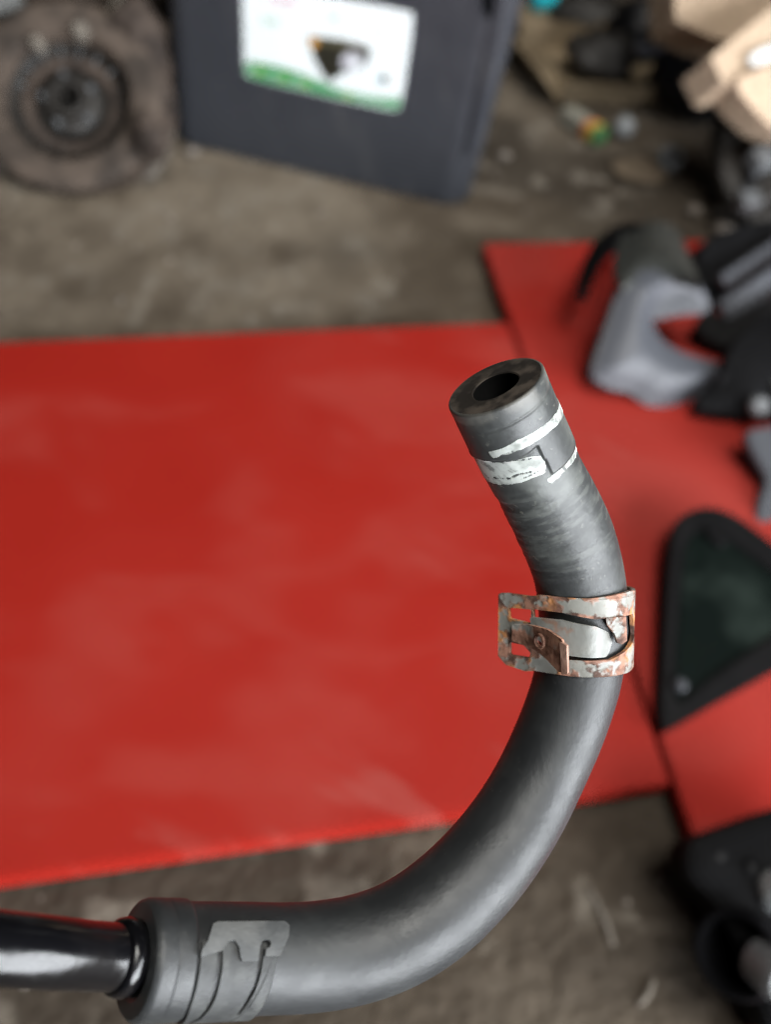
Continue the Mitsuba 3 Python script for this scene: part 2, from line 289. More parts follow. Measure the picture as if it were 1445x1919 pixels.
# ---------------------------------------------------------------- HOSE
def _ss(a, b, x): t = np.clip((x - a) / (b - a), 0, 1); return t * t * (3 - 2 * t)
def hose_radius(s, th):
    """s in metres from the open end, th in radians (0 towards the lens)"""
    s, th = np.broadcast_arrays(np.asarray(s, float), np.asarray(th, float))
    S, D = s * 1000, np.degrees(th)
    D = (D + 180) % 360 - 180
    r = np.interp(S, [0, 40, 70, 100, 125, 150, 170, 200, 215, 236, 260], [12.75, 12.95, 12.8, 12.35, 12.2, 12.6, 12.8, 12.65, 12.4, 12.35, 12.3])
    edge = 24.4 + (14.6 - 24.4) * _ss(-28, -24.5, D) + 1.6 * _ss(28, 5, np.abs(D)) * (D > -26) * .6
    edge = np.where((D > 150) | (D < -150), 20, edge)
    r = r + .50 * _ss(edge + .35, edge - .35, S) - .10 * np.exp(-((S - edge - .55) / .35) ** 2)
    r = r - .20 * np.exp(-((S - 5.6 - .012 * D) / .38) ** 2) * _ss(40, 5, D)
    r = r - .38 * np.exp(-((S - 30) / 5.0) ** 2) + .25 * np.exp(-((S - 50) / 9.0) ** 2)
    r = r - .10 * np.exp(-((S - 3.2) / .5) ** 2) * _ss(0, 50, D)
    wr = meshkit.fbm(np.stack([S / 2.2, D / 60 + 9, S * 0 + 2], -1), 3, 4) - .5
    r = r + .75 * wr * np.exp(-((S - 30) / 6) ** 2) * _ss(-25, 25, D)
    wr2 = meshkit.fbm(np.stack([S / 1.5, D / 45 + 3, S * 0 + 7], -1), 2, 14) - .5
    r = r + .30 * wr2 * _ss(30, 36, S) * _ss(66, 54, S) * _ss(-40, 40, D)
    r = r + .16 * (meshkit.fbm(np.stack([S / 9, np.cos(th) * 1.5, np.sin(th) * 1.5], -1), 3, 8) - .5)
    wall = meshkit.fbm(np.stack([S / 3.0, np.cos(th) * 3, np.sin(th) * 3], -1), 3, 12) - .5
    r = r + .22 * wall * _ss(70, 30, S) * _ss(24, 28, S)
    return r / 1000
def hose_surf(s, th, off=0.0):
    c, t, a, b = hose_frame(s)
    r = hose_radius(s, th) + off
    return c + r[..., None] * (np.cos(th)[..., None] * a + np.sin(th)[..., None] * b)
def tube_grid(S, R, C, A, B, sides, a0=0.0):
    """rings of radius R (n,) or (n, sides) round centres C"""
    th = np.arange(sides) * 2 * np.pi / sides + a0; n = len(C)
    R = np.broadcast_to(np.asarray(R).reshape(n, -1), (n, sides))
    v = C[:, None] + R[..., None] * (np.cos(th)[None, :, None] * A[:, None] + np.sin(th)[None, :, None] * B[:, None])
    i, j = np.meshgrid(np.arange(n - 1), np.arange(sides), indexing='ij')
    f = np.stack([i * sides + j, i * sides + (j + 1) % sides, (i + 1) * sides + (j + 1) % sides, (i + 1) * sides + j], -1).reshape(-1, 4)
    f = np.vstack([f[:, [0, 1, 2]], f[:, [0, 2, 3]]])
    return trimesh.Trimesh(v.reshape(-1, 3), f, process=False)
hose = thing('rubber_hose', 'bent black rubber hose with white paint stripes, its open end pointing up', 'hose')
DS = HLEN - .2498
S_ = np.concatenate([np.arange(.0007, .075, .0003), np.arange(.075, .2389 + DS, .0006)])
SD = 220; TH_ = np.arange(SD) * 2 * np.pi / SD + np.pi
R_ = hose_radius(S_[:, None], TH_[None]); c_, t_, a_, b_ = hose_frame(S_)
lipS = .0007 * (1 - np.cos(np.linspace(0, np.pi / 2, 5)[:-1])); lipR = .0007 * (1 - np.sin(np.linspace(0, np.pi / 2, 5)[:-1]))
cl, tl, al, bl = hose_frame(lipS)
Sall = np.concatenate([lipS, S_]); Rall = np.vstack([R_[:1] - lipR[:, None], R_]); Call = np.vstack([cl, c_]); Aall = np.vstack([al, a_]); Ball = np.vstack([bl, b_])
obj('tube', tube_grid(Sall, Rall, Call, Aall, Ball, SD, np.pi), 'rubber', hose, smooth=True, uv=np.stack([np.repeat(Sall, SD), np.tile(TH_, len(Sall))], 1))
rr = R_[0] - .0007                                              # the cut end and the bore
bore = [(.0000, None), (.0000, .0105), (.0001, .0088), (.0000, .0066), (.0003, .0063)]
cb, tb, ab, bb = hose_frame(np.array([q[0] for q in bore]))
Rb = np.stack([rr if q[1] is None else np.full(SD, q[1]) * (1 + .02 * np.sin(3 * TH_ + q[1] * 900)) for q in bore])
cb = cb + np.where(np.array([q[0] for q in bore])[:, None] < .0003, -tb * .00002, 0)
em = tube_grid(None, Rb, cb, ab, bb, SD, np.pi); em.invert()
obj('cut_end', em, 'rubber_cut', hose, smooth=40)
br = [(.0003, .0063), (.001, .0061), (.012, .0061), (.034, .0060), (.040, .0002)]
cb2, _, ab2, bb2 = hose_frame(np.array([q[0] for q in br]))
bm = tube_grid(None, np.array([q[1] for q in br]), cb2, ab2, bb2, 120); bm.invert()
obj('bore', bm, 'dark', hose, smooth=40)  # near-black colour for the shade inside the bore
# collar moulded on the far end
cs_ = [(.2384, .0119), (.2385, .0126), (.2390, .01295), (.2400, .0130), (.2436, .01305), (.2440, .01285), (.2444, .01305), (.2478, .01305), (.2489, .0127), (.2496, .0120), (HLEN, .0108), (HLEN, .0086), (HLEN - .0008, .0078), (HLEN - .006, .0076)]
cs_ = [(q[0] + DS if q[0] < .2497 and q[1] > .0110 else q[0], q[1]) for q in cs_]
cc, tc, ac, bc = hose_frame(np.array([q[0] for q in cs_]))
obj('collar', tube_grid(None, np.array([q[1] for q in cs_]), cc, ac, bc, 120), 'rubber', hose, smooth=28)
# white paint stripes, worn at the edges
def ragged(pts, amp, seed, step=.25, cut=()):
    """polygon in (s mm, degrees) -> ragged polygon in (s mm, arc mm)"""
    K = math.radians(1) * 13.0
    po = Polygon([(a, b * K) for a, b in pts]).buffer(.4).buffer(-.4)
    ring = po.exterior; q = np.array([ring.interpolate(x).coords[0] for x in np.arange(0, ring.length, step)])
    e = meshkit.fbm(np.column_stack([q * 1.1, q[:, :1] * 0 + seed]), 4, seed) - .5; e2 = meshkit.fbm(np.column_stack([q * 1.1 + 50, q[:, :1] * 0]), 4, seed + 9) - .5
    po = Polygon(np.column_stack([q[:, 0] + 2 * amp * e, q[:, 1] + 2 * amp * e2])).buffer(0)
    rng = np.random.default_rng(seed)
    for c, wd in cut:
        L = LineString([(a, b * K) for a, b in c]); pts_ = [L.interpolate(x) for x in np.arange(0, L.length, .5)]
        po = po.difference(unary_union([g.buffer(wd * rng.uniform(.3, 1.3)) for g in pts_]))
    return po
def on_hose(v):
    th = v[:, 1] / 13.0; return hose_surf(v[:, 0] / 1000, th, v[:, 2] - .00002)
stripes = [
    (ragged([(11.6, 29), (11.1, 8), (10.5, -9), (10.8, -41), (11.1, -77), (11.2, -120), (14.0, -120), (14.1, -82), (13.3, -46), (13.3, -8), (13.2, 14), (13.5, 27)], .16, 3, cut=[([(13.2, 20), (13.0, 2), (13.6, -8)], .25)]), 'white paint stripe nearest the open end'),
    (ragged([(13.9, 110), (14.2, 49), (15.3, 32), (15.7, 9), (16.7, -15), (17.8, -25), (20.9, -25), (22.6, -21), (22.6, -5), (22.4, 23), (22.2, 61), (21, 110)], .35, 5,
            cut=[([(20.2, 42), (20.6, 20), (20.0, 8), (20.6, -6)], .32), ([(21.6, 6), (21.4, -16)], .22), ([(16.1, 2), (17.2, -14)], .28)]), 'broad worn white paint patch'),
    (ragged([(24.9, -19), (24.3, -35), (24.4, -57), (24.4, -110), (26.3, -110), (26.3, -62), (26.2, -50), (26.0, -44), (26.3, -34), (26.9, -22)], .42, 11, cut=[([(24.8, -43), (26.6, -47)], .5)]), 'thin broken white paint stripe')]
for po, lb in stripes:
    k = obj('paint_stripe', wrap(po, .00016, on_hose, .9), 'white_paint', hose, smooth=40)
    labels[k] = {'label': lb}

# pipe pushed into the collar
pp = [P(300, 1793, .1995), P(252, 1793, .1950), P(207, 1792, .1910), P(104, 1785, .1800), P(0, 1776, .1725), P(-110, 1764, .1660)]
dv = unit(pp[-1] - pp[-2])
pp += [pp[-1] + dv * .05 + np.array([-.01, 0, -.004]), pp[-1] + dv * .09 + np.array([-.035, 0, -.06]), np.array([-.275, pp[-1][1] + .02, .30]), np.array([-.30, pp[-1][1] + .06, .06]), np.array([-.36, pp[-1][1] + .10, .0085]), np.array([-.50, pp[-1][1] + .13, .0078])]
pipe = thing('coolant_pipe', 'glossy black plastic pipe pushed into the collar of the hose', 'pipe')
obj('tube', sweep(pp, .0070, 48, 500), 'gloss_pipe', pipe, smooth=True)
bd = unit(pp[2] - pp[1])
obj('bead', place(lathe([(.0060, -.0024), (.0074, -.0024), (.0081, -.0014), (.0084, 0), (.0081, .0014), (.0074, .0024), (.0060, .0024)], 72), pp[1] + bd * .0030, frame(bd)), 'gloss_pipe', pipe, smooth=60)

# ---------------------------------------------------------------- RUSTY SPRING CLAMP on the hose
s0 = .0781 + DS; cC, cT, _, _ = (x[0] for x in hose_frame(np.array([s0])))
cZ = unit((CAM - cC) - cT * ((CAM - cC) @ cT)); cV = -cT; cX = unit(np.cross(cV, cZ)); CR = .01325; MM = .1556e-3
BEND = math.radians(-25)
def cpx(x, y):
    """measured pixel -> (arc metres, along-axis metres) on the clamp's developed sheet"""
    dx = (x - 1093) * MM; xb = CR * math.sin(BEND)
    u = CR * math.asin(max(-.999, min(.999, dx / CR))) if dx > xb else CR * BEND + (dx - xb) / math.cos(BEND)
    return u, (1192 - y) * MM
def clamp_bend(v, lift=None):
    u, w, z = v[:, 0], v[:, 1], v[:, 2].copy()
    if lift is not None: z = z + lift(u, w)
    ang = np.maximum(u / CR, BEND); ext = np.minimum(u - CR * BEND, 0)
    return cC + w[:, None] * cV + (CR + z)[:, None] * (np.sin(ang)[:, None] * cX + np.cos(ang)[:, None] * cZ) + ext[:, None] * (math.cos(BEND) * cX - math.sin(BEND) * cZ)
def clamp_lift(v, lift): return clamp_bend(v) + lift(v[:, 0], v[:, 1])[:, None] * cZ
def rnd(po, r): return po.buffer(-r).buffer(r).buffer(r).buffer(-r)
CP = lambda pts: Polygon([cpx(*q) for q in pts])
outer = [(940, 1130), (958, 1128), (1001, 1129), (1018, 1125), (1060, 1124), (1100, 1124), (1150, 1117), (1170, 1114)]
band = Polygon([cpx(*q) for q in outer] + [(CR * math.radians(a), 11.6e-3) for a in (80, 120, 160, 200, 235)] + [(CR * math.radians(a), -10.2e-3) for a in (235, 200, 160, 120, 88)] +
               [cpx(*q) for q in [(1168, 1262), (1100, 1264), (1013, 1265), (994, 1269), (956, 1263), (941, 1249)]])
band = rnd(band, .0008)
opening = rnd(CP([(1006, 1152), (1060, 1152), (1112, 1160), (1130, 1158), (1174, 1157), (1176, 1180), (1182, 1200), (1163, 1221), (1137, 1233), (1072, 1235), (1040, 1232), (1020, 1226), (1006, 1216), (1012, 1190)]), .0003)
w1 = rnd(CP([(960, 1155), (1003, 1153), (1003, 1179), (962, 1175)]), .0006)
w2 = rnd(CP([(963, 1219), (990, 1221), (1003, 1233), (1001, 1243), (964, 1243)]), .0006)
clamp = thing('hose_clamp', 'rusty zinc spring clamp with window slots gripping the upper hose', 'hose clamp')
obj('band', bsdf='rusty_zinc', parent=clamp, **edged(band.difference(unary_union([opening, w1, w2])), .0011, clamp_bend, .0009))
tongue = rnd(CP([(1004, 1166), (1060, 1164), (1112, 1172), (1138, 1186), (1146, 1205), (1140, 1222), (1134, 1229), (1072, 1226), (1010, 1203)]), .0005)
tx0, tx1 = cpx(1100, 0)[0], cpx(1146, 0)[0]
obj('tongue', wrap(tongue, .0010, lambda v: clamp_bend(v, lambda u, w: .0012 - .0026 * _ss(tx0, tx1, u)), .0011), 'zinc_plate', clamp, smooth=35)
ear = rnd(CP([(968, 1184), (1000, 1179), (1036, 1180), (1060, 1190), (1067, 1206), (1067, 1248), (1055, 1248), (1034, 1233), (1014, 1223), (968, 1214)]), .0006).difference(Point(cpx(1022, 1204)).buffer(.0015))
e0, e1 = cpx(985, 0)[0], cpx(1066, 0)[0]
ear_up = lambda u, w: .0013 + .0068 * _ss(e0, e1 + .003, u)
labels[obj('ear', wrap(ear, .0012, lambda v: clamp_lift(v, ear_up), .0009), 'rusty_brown', clamp, smooth=35)] = {'label': 'bent-up ear with a hole'}
ec, en = clamp_lift(np.array([[*cpx(1022, 1204), .0012], [*cpx(1022, 1204), .0022]]), ear_up)
obj('ear_rim', place(lathe([(.0014, -.0002), (.0023, -.0002), (.0021, .0007), (.0016, .0008), (.0014, .0004)], 32), ec, frame(unit(unit(en - ec) - .55 * cX))), 'rusty_brown', clamp, smooth=40)
el_ = rnd(CP([(1058, 1193), (1069, 1199), (1071, 1247), (1062, 1251)]), .0003)
obj('ear_lip', wrap(el_, .0017, lambda v: clamp_lift(v, ear_up), .0008), 'rusty_edge', clamp, smooth=35)
lip = rnd(CP([(1128, 1158), (1156, 1156), (1158, 1200), (1152, 1206), (1146, 1203), (1142, 1186), (1130, 1170)]), .0003)
l0, l1 = cpx(1136, 0)[0], cpx(1160, 0)[0]
obj('catch', bsdf='rusty_zinc', parent=clamp, **edged(lip, .0008, lambda v: clamp_bend(v, lambda u, w: .0006 + .0010 * _ss(l0, l1, u)), .0008))

# ---------------------------------------------------------------- GREY SPRING CLAMP at the pipe end
KD = math.radians(1) * 13.0
GP = lambda pts: Polygon([(a, b * KD) for a, b in pts])
def on_clip(off):
    def fn(v):
        s, th = v[:, 0] / 1000 + DS, v[:, 1] / 13.0
        c, t, a, b = hose_frame(s); r = .01245 + off + v[:, 2]
        return c + r[:, None] * (np.cos(th)[:, None] * a + np.sin(th)[:, None] * b)
    return fn
clip = thing('hose_clamp', 'grey spring clamp with two slits round the hose beside its thick collar', 'hose clamp')
gb = GP([(219.4, 4), (238.0, 4), (238.4, -60), (237.7, -90), (237.7, -262), (219.4, -262), (221.6, -90), (220.2, -45)])
def slit(pts, w0, w1):
    L = LineString([(a, b * KD) for a, b in pts]); n_ = 24
    return unary_union([L.interpolate(i / n_, normalized=True).buffer(w0 + (w1 - w0) * (i / n_)) for i in range(n_ + 1)]).buffer(.12).buffer(-.12)
sl1 = slit([(233.75, -2), (233.4, -20), (233.5, -33), (233.6, -48), (234.0, -60), (234.9, -77), (236.2, -90)], .78, .48)
sl2 = slit([(223.4, -2), (223.7, -25), (224.2, -41), (225.0, -54), (225.9, -71)], .78, .40)
obj('band', wrap(gb.difference(unary_union([sl1, sl2, Point(222.5, .2).buffer(1.15)])), .0009, on_clip(0), 1.1), 'grey_coat_dark', clip, smooth=35)
gp = GP([(235.6, 17), (234.4, 19), (217.6, 20), (216.5, 16), (217.0, 6), (219.3, -11), (222.9, -11), (222.7, -5), (221.8, -3.5), (221.5, -.5), (221.8, 2.2), (222.7, 3.2), (223.6, 1.8), (224.2, -3), (224.6, -15), (228.4, -15), (229.0, -10), (229.3, -3), (230.4, 2.6), (231.2, 2.8), (232.1, 1), (233.5, -6), (238.7, -11), (238.3, -4), (237.1, 2)])
labels[obj('end_plate', wrap(rnd(gp, .25), .0010, on_clip(.00115), .9), 'grey_coat', clip, smooth=35)] = {'label': 'raised end plate with two hooked notches'}

# ---------------------------------------------------------------- GROUND
def ground_z(x, y):
    q = np.stack([np.asarray(x) * 9, np.asarray(y) * 9, np.asarray(x) * 0 + 4.0], -1)
    return .006 * (meshkit.fbm(q, 4, 2) - .5) + .002 * (meshkit.fbm(q * 8, 2, 7) - .5) - .005
gx = np.concatenate([np.linspace(-6, -1.2, 25)[:-1], np.arange(-1.2, 1.3, .012), np.linspace(1.3, 6, 25)[1:]])
gy = np.concatenate([np.linspace(-4, -.1, 20)[:-1], np.arange(-.1, 2.6, .012), np.linspace(2.6, 8, 25)[1:]])
X, Y = np.meshgrid(gx, gy); nx, ny = len(gx), len(gy)
i, j = np.meshgrid(np.arange(ny - 1), np.arange(nx - 1), indexing='ij'); a = (i * nx + j).ravel()
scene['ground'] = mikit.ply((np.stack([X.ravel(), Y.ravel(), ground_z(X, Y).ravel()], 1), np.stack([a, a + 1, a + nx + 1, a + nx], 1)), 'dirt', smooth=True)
labels['ground'] = {'label': 'dusty brown packed dirt floor around the red panels', 'kind': 'structure'}

# ---------------------------------------------------------------- RED PANELS
PT = .026
def panel(corners, label, dz=0.0):
    po = Polygon([c[:2] for c in corners])
    b = poly_body(po.buffer(-.004).buffer(.004), PT, .005, 4); b.apply_translation([0, 0, dz])
    return solo('red_panel', b, 'red_paint', label, 'panel', smooth=40)
tl_, tr_ = at(0, 640, PT), at(953, 603, PT); bl_, br_ = at(0, 1646, PT), at(1262, 1466, PT)
el = unit(tl_ - tr_); eb = unit(bl_ - br_)
p2a, p2b = at(905, 455, PT), at(1300, 1560, PT); d2 = unit(p2b - p2a); w2d = np.array([-d2[1], d2[0], 0.0])
off = lambda q: q - w2d * (((q - p2a) @ w2d) + .004)                       # onto a line 4 mm left of panel 2
panel([off(tr_), tl_ + el * .45, bl_ + eb * .45, off(br_)], 'wide scuffed red panel lying flat across the middle of the floor')
ne = unit(at(1100, 452, PT) - p2a)
panel([p2a, p2a + d2 * 1.25, p2a + d2 * 1.25 + ne * .9, p2a + ne * .9], 'red panel at the right with dark trim parts and a quarter window lying on it')

# ---------------------------------------------------------------- PLASTIC BIN
BA, BB = at(318, 262), at(876, 392); BH, FL = .44, .05            # bottom front corners, height, forward flare per metre
def edge_lean(px, base):
    """slope in x of an upright edge from its base, given where it crosses the top of the photograph"""
    q = ray(*px); f_ = unit(np.cross([0, 0, 1], BB - BA)); f_ = -f_ if f_[1] > 0 else f_   # f_ points to the front
    # find s, z with (CAM + s q - base) . f_ = FL z
    s = ((base - CAM) @ f_ + FL * 0 + FL * CAM_H) / (q @ f_ - FL * q[2])
    w = CAM + s * q; return (w - base) / w[2]
lA, lB = edge_lean((298, 0), BA), edge_lean((984, 0), BB)
bu = unit(BB - BA); bf = np.array([bu[1], -bu[0], 0]); bk = -bf
def ring_at(z, inset=0.0, r=.045):
    A, B = BA + lA * z, BB + lB * z
    dep = .36 + .04 * z
    back = unit(bk - .16 * bu)                                     # the right side runs straight away from the lens
    q = Polygon([A[:2], B[:2], (B + back * dep)[:2], (A + unit(bk - .05 * bu) * dep)[:2]])
    q = q.buffer(-r - inset, join_style=2).buffer(r, quad_segs=8)
    # slightly bowed front
    c = np.array(q.exterior.coords)[:-1]
    h = (c - A[:2]) @ bu[:2] / np.linalg.norm(B - A); fr = (c - A[:2]) @ bf[:2]
    return c
def loft(z0, z1, inset, extra=0.0):
    lo, hi = ring_at(z0, inset), ring_at(z1, inset - extra)
    return m3.Manifold.hull_points(np.vstack([np.column_stack([lo, lo[:, 0] * 0 + z0]), np.column_stack([hi, hi[:, 0] * 0 + z1])]))
fn_ = unit(np.cross(bu, (lA + lB) / 2)); fn_ = fn_ if fn_ @ bf > 0 else -fn_
FP = (BA + BB) / 2                                                 # a point of the front face
def on_front(x, y, off=0.0):
    q = ray(x, y); p0 = FP + fn_ * off; return CAM + ((p0 - CAM) @ fn_) / (q @ fn_) * q
bind = thing('storage_bin', 'dark grey plastic storage bin with a white picture label on its front', 'bin')
cavity = loft(.006, BH + .01, .0035)
slotp = [on_front(*q) for q in [(896, -40), (919, -46), (930, 18), (924, 32), (914, 38), (903, 30)]]
slot = m3.Manifold.hull_points(np.array([q + fn_ * k for q in slotp for k in (-.03, .03)]))
obj('body', man2tri(loft(0, BH, 0) - cavity - slot), 'bin_plastic', bind, smooth=35)
rim = loft(BH - .02, BH + .004, -.010) - loft(BH - .03, BH + .02, .0035)
obj('rim', man2tri(rim), 'bin_plastic', bind, smooth=35)
rib = plate([(934, -30), (948, -30), (936, 70), (884, 300), (872, 300), (918, 60)], FP + fn_ * .0015, fn_, .004, .0008, 2)
obj('rib', rib, 'bin_plastic', bind)
lab = plate([(452, -30), (560, -14), (768, 22), (776, 34), (752, 198), (744, 210), (700, 201), (466, 148), (457, 138), (456, 60)], FP + fn_ * .0012, fn_, .0016, .0004, 1)
labk = obj('label', lab, 'label_white', bind); labels[labk] = {'label': 'bright white sticker with a green strip and a black tub picture'}
def ink(px, m, it=2, lift=.0018, t=.0004): obj('print', plate(px, FP + fn_ * lift, fn_, t, .0001, it), m, labk)
def dot(x, y, rx, ry, m, lift=.0022): ink([(x + rx * math.cos(a), y + ry * math.sin(a)) for a in np.arange(8) * math.pi / 4], m, 2, lift)
ink([(459, 117), (478, 117), (520, 125), (560, 137), (600, 155), (640, 170), (690, 181), (735, 186), (750, 182), (749, 200), (742, 207), (700, 198), (600, 176), (466, 146), (459, 138)], 'ink_green', 1)
ink([(574, 68), (590, 69), (650, 76), (697, 91), (692, 105), (684, 129), (640, 138), (617, 158), (604, 140), (591, 116), (582, 92)], 'ink_black', 1)
ink([(596, 71), (650, 77), (694, 91), (690, 98), (640, 92), (598, 84)], 'ink_olive', 1, .0022)
dot(588, 81, 9, 11, 'ink_orange', .0026)
dot(659, 116, 22, 19, 'ink_pale', .0026); dot(667, 120, 9, 8, 'label_white', .0030)
dot(721, 150, 8, 10, 'ink_olive'); dot(708, 152, 7, 8, 'ink_sky')
for x, y, rx, ry, m in [(468, 134, 7, 7, 'ink_mint'), (487, 134, 9, 7, 'ink_lime'), (512, 142, 8, 7, 'ink_mint'), (532, 147, 7, 7, 'ink_lime'), (555, 153, 8, 7, 'ink_mint'), (572, 159, 8, 6, 'ink_lime'),
                        (652, 181, 8, 6, 'ink_lime'), (680, 187, 8, 6, 'ink_mint'), (704, 193, 7, 6, 'ink_mint'), (728, 197, 7, 6, 'ink_mint')]: dot(x, y, rx, ry, m)
for x0_, x1_, y0_, y1_, m in [(505, 562, -6, 7, 'ink_pink'), (492, 530, 32, 46, 'ink_mint'), (616, 640, 26, 38, 'ink_mint'), (650, 690, 34, 40, 'ink_lilac'), (696, 740, 54, 68, 'ink_lilac')]:
    n_ = int((x1_ - x0_) / 11)
    for q in range(n_):                                            # blurred letters: short blocks, not readable in the photograph
        xx = x0_ + q * 11; sl = .16 * (xx - x0_)
        ink([(xx, y0_ + sl), (xx + 7, y0_ + sl + 1), (xx + 7, y1_ + sl + 1), (xx, y1_ + sl)], m, 1)

# ---------------------------------------------------------------- BRAKE DRUM at the upper left
dn = unit([.10, -.66, .76]); DF = frame(dn); DR = .150
dd = 1.2
for _ in range(60):                                                # distance at which the drum's lower rim touches the ground
    c = P(122, 178, dd); low = c[2] - DR * math.sqrt(1 - dn[2] ** 2)
    dd += (low - .012) * .8
dc = P(122, 178, dd)
drum = thing('brake_drum', 'rusty brown brake drum with a dark recessed hub, leaning left of the bin', 'brake drum')
def dp(m): m = m.copy(); return place(m, dc, DF)
obj('drum', dp(lathe([(.093, -.07), (.146, -.07), (.149, -.060), (.149, -.006), (.144, .000), (.132, .003), (.103, .001), (.096, -.006), (.093, -.020)], 96)), 'iron_brown', drum, smooth=40)
obj('dish', dp(lathe([(.0, -.068), (.0925, -.068), (.0925, -.024), (.086, -.036), (.074, -.052), (.060, -.054), (.0, -.054)], 80)), 'iron_dark', drum, smooth=40)
hubk = obj('hub', dp(lathe([(.018, -.054), (.050, -.054), (.050, -.034), (.046, -.028), (.034, -.024), (.032, -.010), (.028, -.006), (.023, -.006), (.020, -.012), (.018, -.050)], 64)), 'iron_dark', drum, smooth=40)
obj('ring', dp(lathe([(.060, -.054), (.078, -.052), (.078, -.036), (.074, -.033), (.064, -.033), (.060, -.036)], 64)), 'iron_knuckle', drum, smooth=40)
for k in range(5):
    a = k * 2 * math.pi / 5 + .5
    stud = lathe([(.0, -.05), (.0055, -.05), (.0055, -.016), (.004, -.014), (.0, -.014)], 16)
    obj('stud', dp(place(stud, [.040 * math.cos(a), .040 * math.sin(a), 0])), 'mid_grey', drum, smooth=40)
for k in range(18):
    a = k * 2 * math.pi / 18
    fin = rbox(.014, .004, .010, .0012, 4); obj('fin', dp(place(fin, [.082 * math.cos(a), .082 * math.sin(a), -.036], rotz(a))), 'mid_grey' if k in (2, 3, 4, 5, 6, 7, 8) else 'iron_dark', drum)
obj('backing_plate', dp(lathe([(.10, -.074), (.156, -.074), (.160, -.070), (.158, -.066), (.150, -.064), (.10, -.064)], 96)), 'dusty_iron', drum, smooth=40)
for x, y, r in ((72, 86, .010), (152, 62, .013)):
    e_ = frame(dn); q = ray(x, y); w = CAM + ((dc - CAM) @ dn) / (q @ dn) * q
    obj('wheel_bolt', place(lathe([(.0, -.01), (r, -.01), (r, .010), (r * .7, .016), (.0, .016)], 6 if r > .01 else 20), w, DF), 'dusty_iron', drum, smooth=30)
# knuckle behind it
kn = cat_m(place(lump(.05, .04, .075, 5, .3), P(262, 100, dd + .05)), place(lump(.035, .03, .06, 6, .3), P(290, 200, dd + .06)), place(lump(.03, .03, .035, 7, .3), P(282, 260, dd - .0)), sweep([P(240, 40, dd + .08), P(275, 120, dd + .06), P(298, 220, dd + .05), P(285, 268, dd + .01)], .022, 20))
solo('steering_knuckle', kn, 'iron_knuckle', 'lumpy rusty brown knuckle casting between the brake drum and the bin', 'car part')
solo('steel_rod', sweep([P(200, 48, dd + .03), P(215, 16, dd + .05), P(232, -40, dd + .08), P(240, -120, dd + .12)], .0085, 20), 'dusty_iron', 'short pale steel rod above the brake drum', 'rod')
solo('metal_plate', plate([(-60, -60), (60, -60), (55, -5), (35, 16), (-10, 30), (-60, 34)], P(10, 0, dd + .12), [.2, -.6, .77], .02, .003), 'pale_grey', 'pale grey metal corner at the top left behind the drum', 'metal part')
solo('axle_casting', cat_m(place(lump(.12, .07, .09, 15, .3), P(120, -40, dd + .16)), place(lump(.08, .06, .08, 16, .3), P(230, -20, dd + .2))), 'iron_brown', 'dark rusty casting behind the brake drum at the top edge', 'car part')

# ---------------------------------------------------------------- GREY STEERING COLUMN SHROUD on the right panel
sh = thing('column_shroud', 'grey plastic trim shroud with a deep curved cut-out lying on the red panel', 'trim')
sn = unit([.22, -.62, .75]); sp = at(1215, 745, PT + .012)
face = [(1172, 520), (1200, 506), (1250, 500), (1296, 512), (1326, 545), (1334, 570), (1320, 574), (1300, 557), (1280, 549), (1256, 551), (1236, 566), (1226, 590), (1228, 614), (1246, 640), (1290, 663), (1340, 675), (1366, 684), (1364, 698), (1345, 722), (1300, 752), (1262, 764), (1222, 764), (1198, 748), (1182, 734), (1150, 730), (1122, 716), (1108, 700), (1116, 670), (1140, 605), (1155, 560)]
obj('face', plate(face, sp, sn, .014, .0060, 2, pillow=(.020, .022)), 'grey_plastic', sh, smooth=50)
hin = lambda x, y: CAM + ((sp - CAM) @ sn) / (ray(x, y) @ sn) * ray(x, y)
wallpx = [(1330, 578), (1290, 585), (1258, 584), (1234, 598), (1230, 614), (1248, 636), (1290, 655)]
tn = unit([-.15, .25, .95])
obj('top', plate([(1160, 440), (1178, 424), (1215, 414), (1250, 416), (1276, 432), (1290, 470), (1318, 535), (1300, 524), (1250, 512), (1200, 518), (1168, 536), (1152, 520), (1150, 480)], hin(1250, 508), tn, .012, .003, 2, pillow=(.012, .025)), 'grey_plastic_dark', sh, smooth=35)  # colour darkened as well, since this face turns away from the light
ht0 = hin(1250, 508) - tn * .006
htp = lambda x, y, k: CAM + ((ht0 - CAM) @ tn) / (ray(x, y) @ tn) * ray(x, y) - np.array([0, 0, k])
hk = [htp(1200, 446, .002), htp(1172, 440, .002), htp(1145, 448, .006), htp(1122, 466, .014), htp(1108, 490, .022), htp(1101, 522, .028)]
obj('hook', sweep(hk, lambda f: .019 - .012 * f, 20), 'black_matt', sh, smooth=True)
side = plate([(1162, 520), (1176, 522), (1160, 580), (1128, 680), (1112, 712), (1102, 700), (1130, 620), (1150, 560)], sp - sn * .006, unit([-.75, -.35, .55]), .03, .004, 2)
obj('skirt', plate([(x - 5, y + 2) for x, y in face], sp - sn * .016, sn, .016, .004, 2), 'black_rubber', sh, smooth=35)
obj('arch', plate([(1214, 590), (1228, 552), (1262, 536), (1296, 538), (1328, 558), (1334, 580), (1318, 590), (1280, 591), (1244, 598), (1222, 602)], hin(1290, 610) - sn * .012, unit([.15, -.80, .58]), .010, .003, 2), 'mid_dark', sh, smooth=35)
obj('shadow_plate', plate([(1312, 590), (1334, 572), (1352, 590), (1400, 620), (1410, 668), (1360, 652), (1330, 640), (1306, 620)], at(1316, 626, PT + .03), [0, -.4, .9], .03, .006, 2), 'black_rubber', sh, smooth=35)  # black plate added for the shadow inside the cut-out

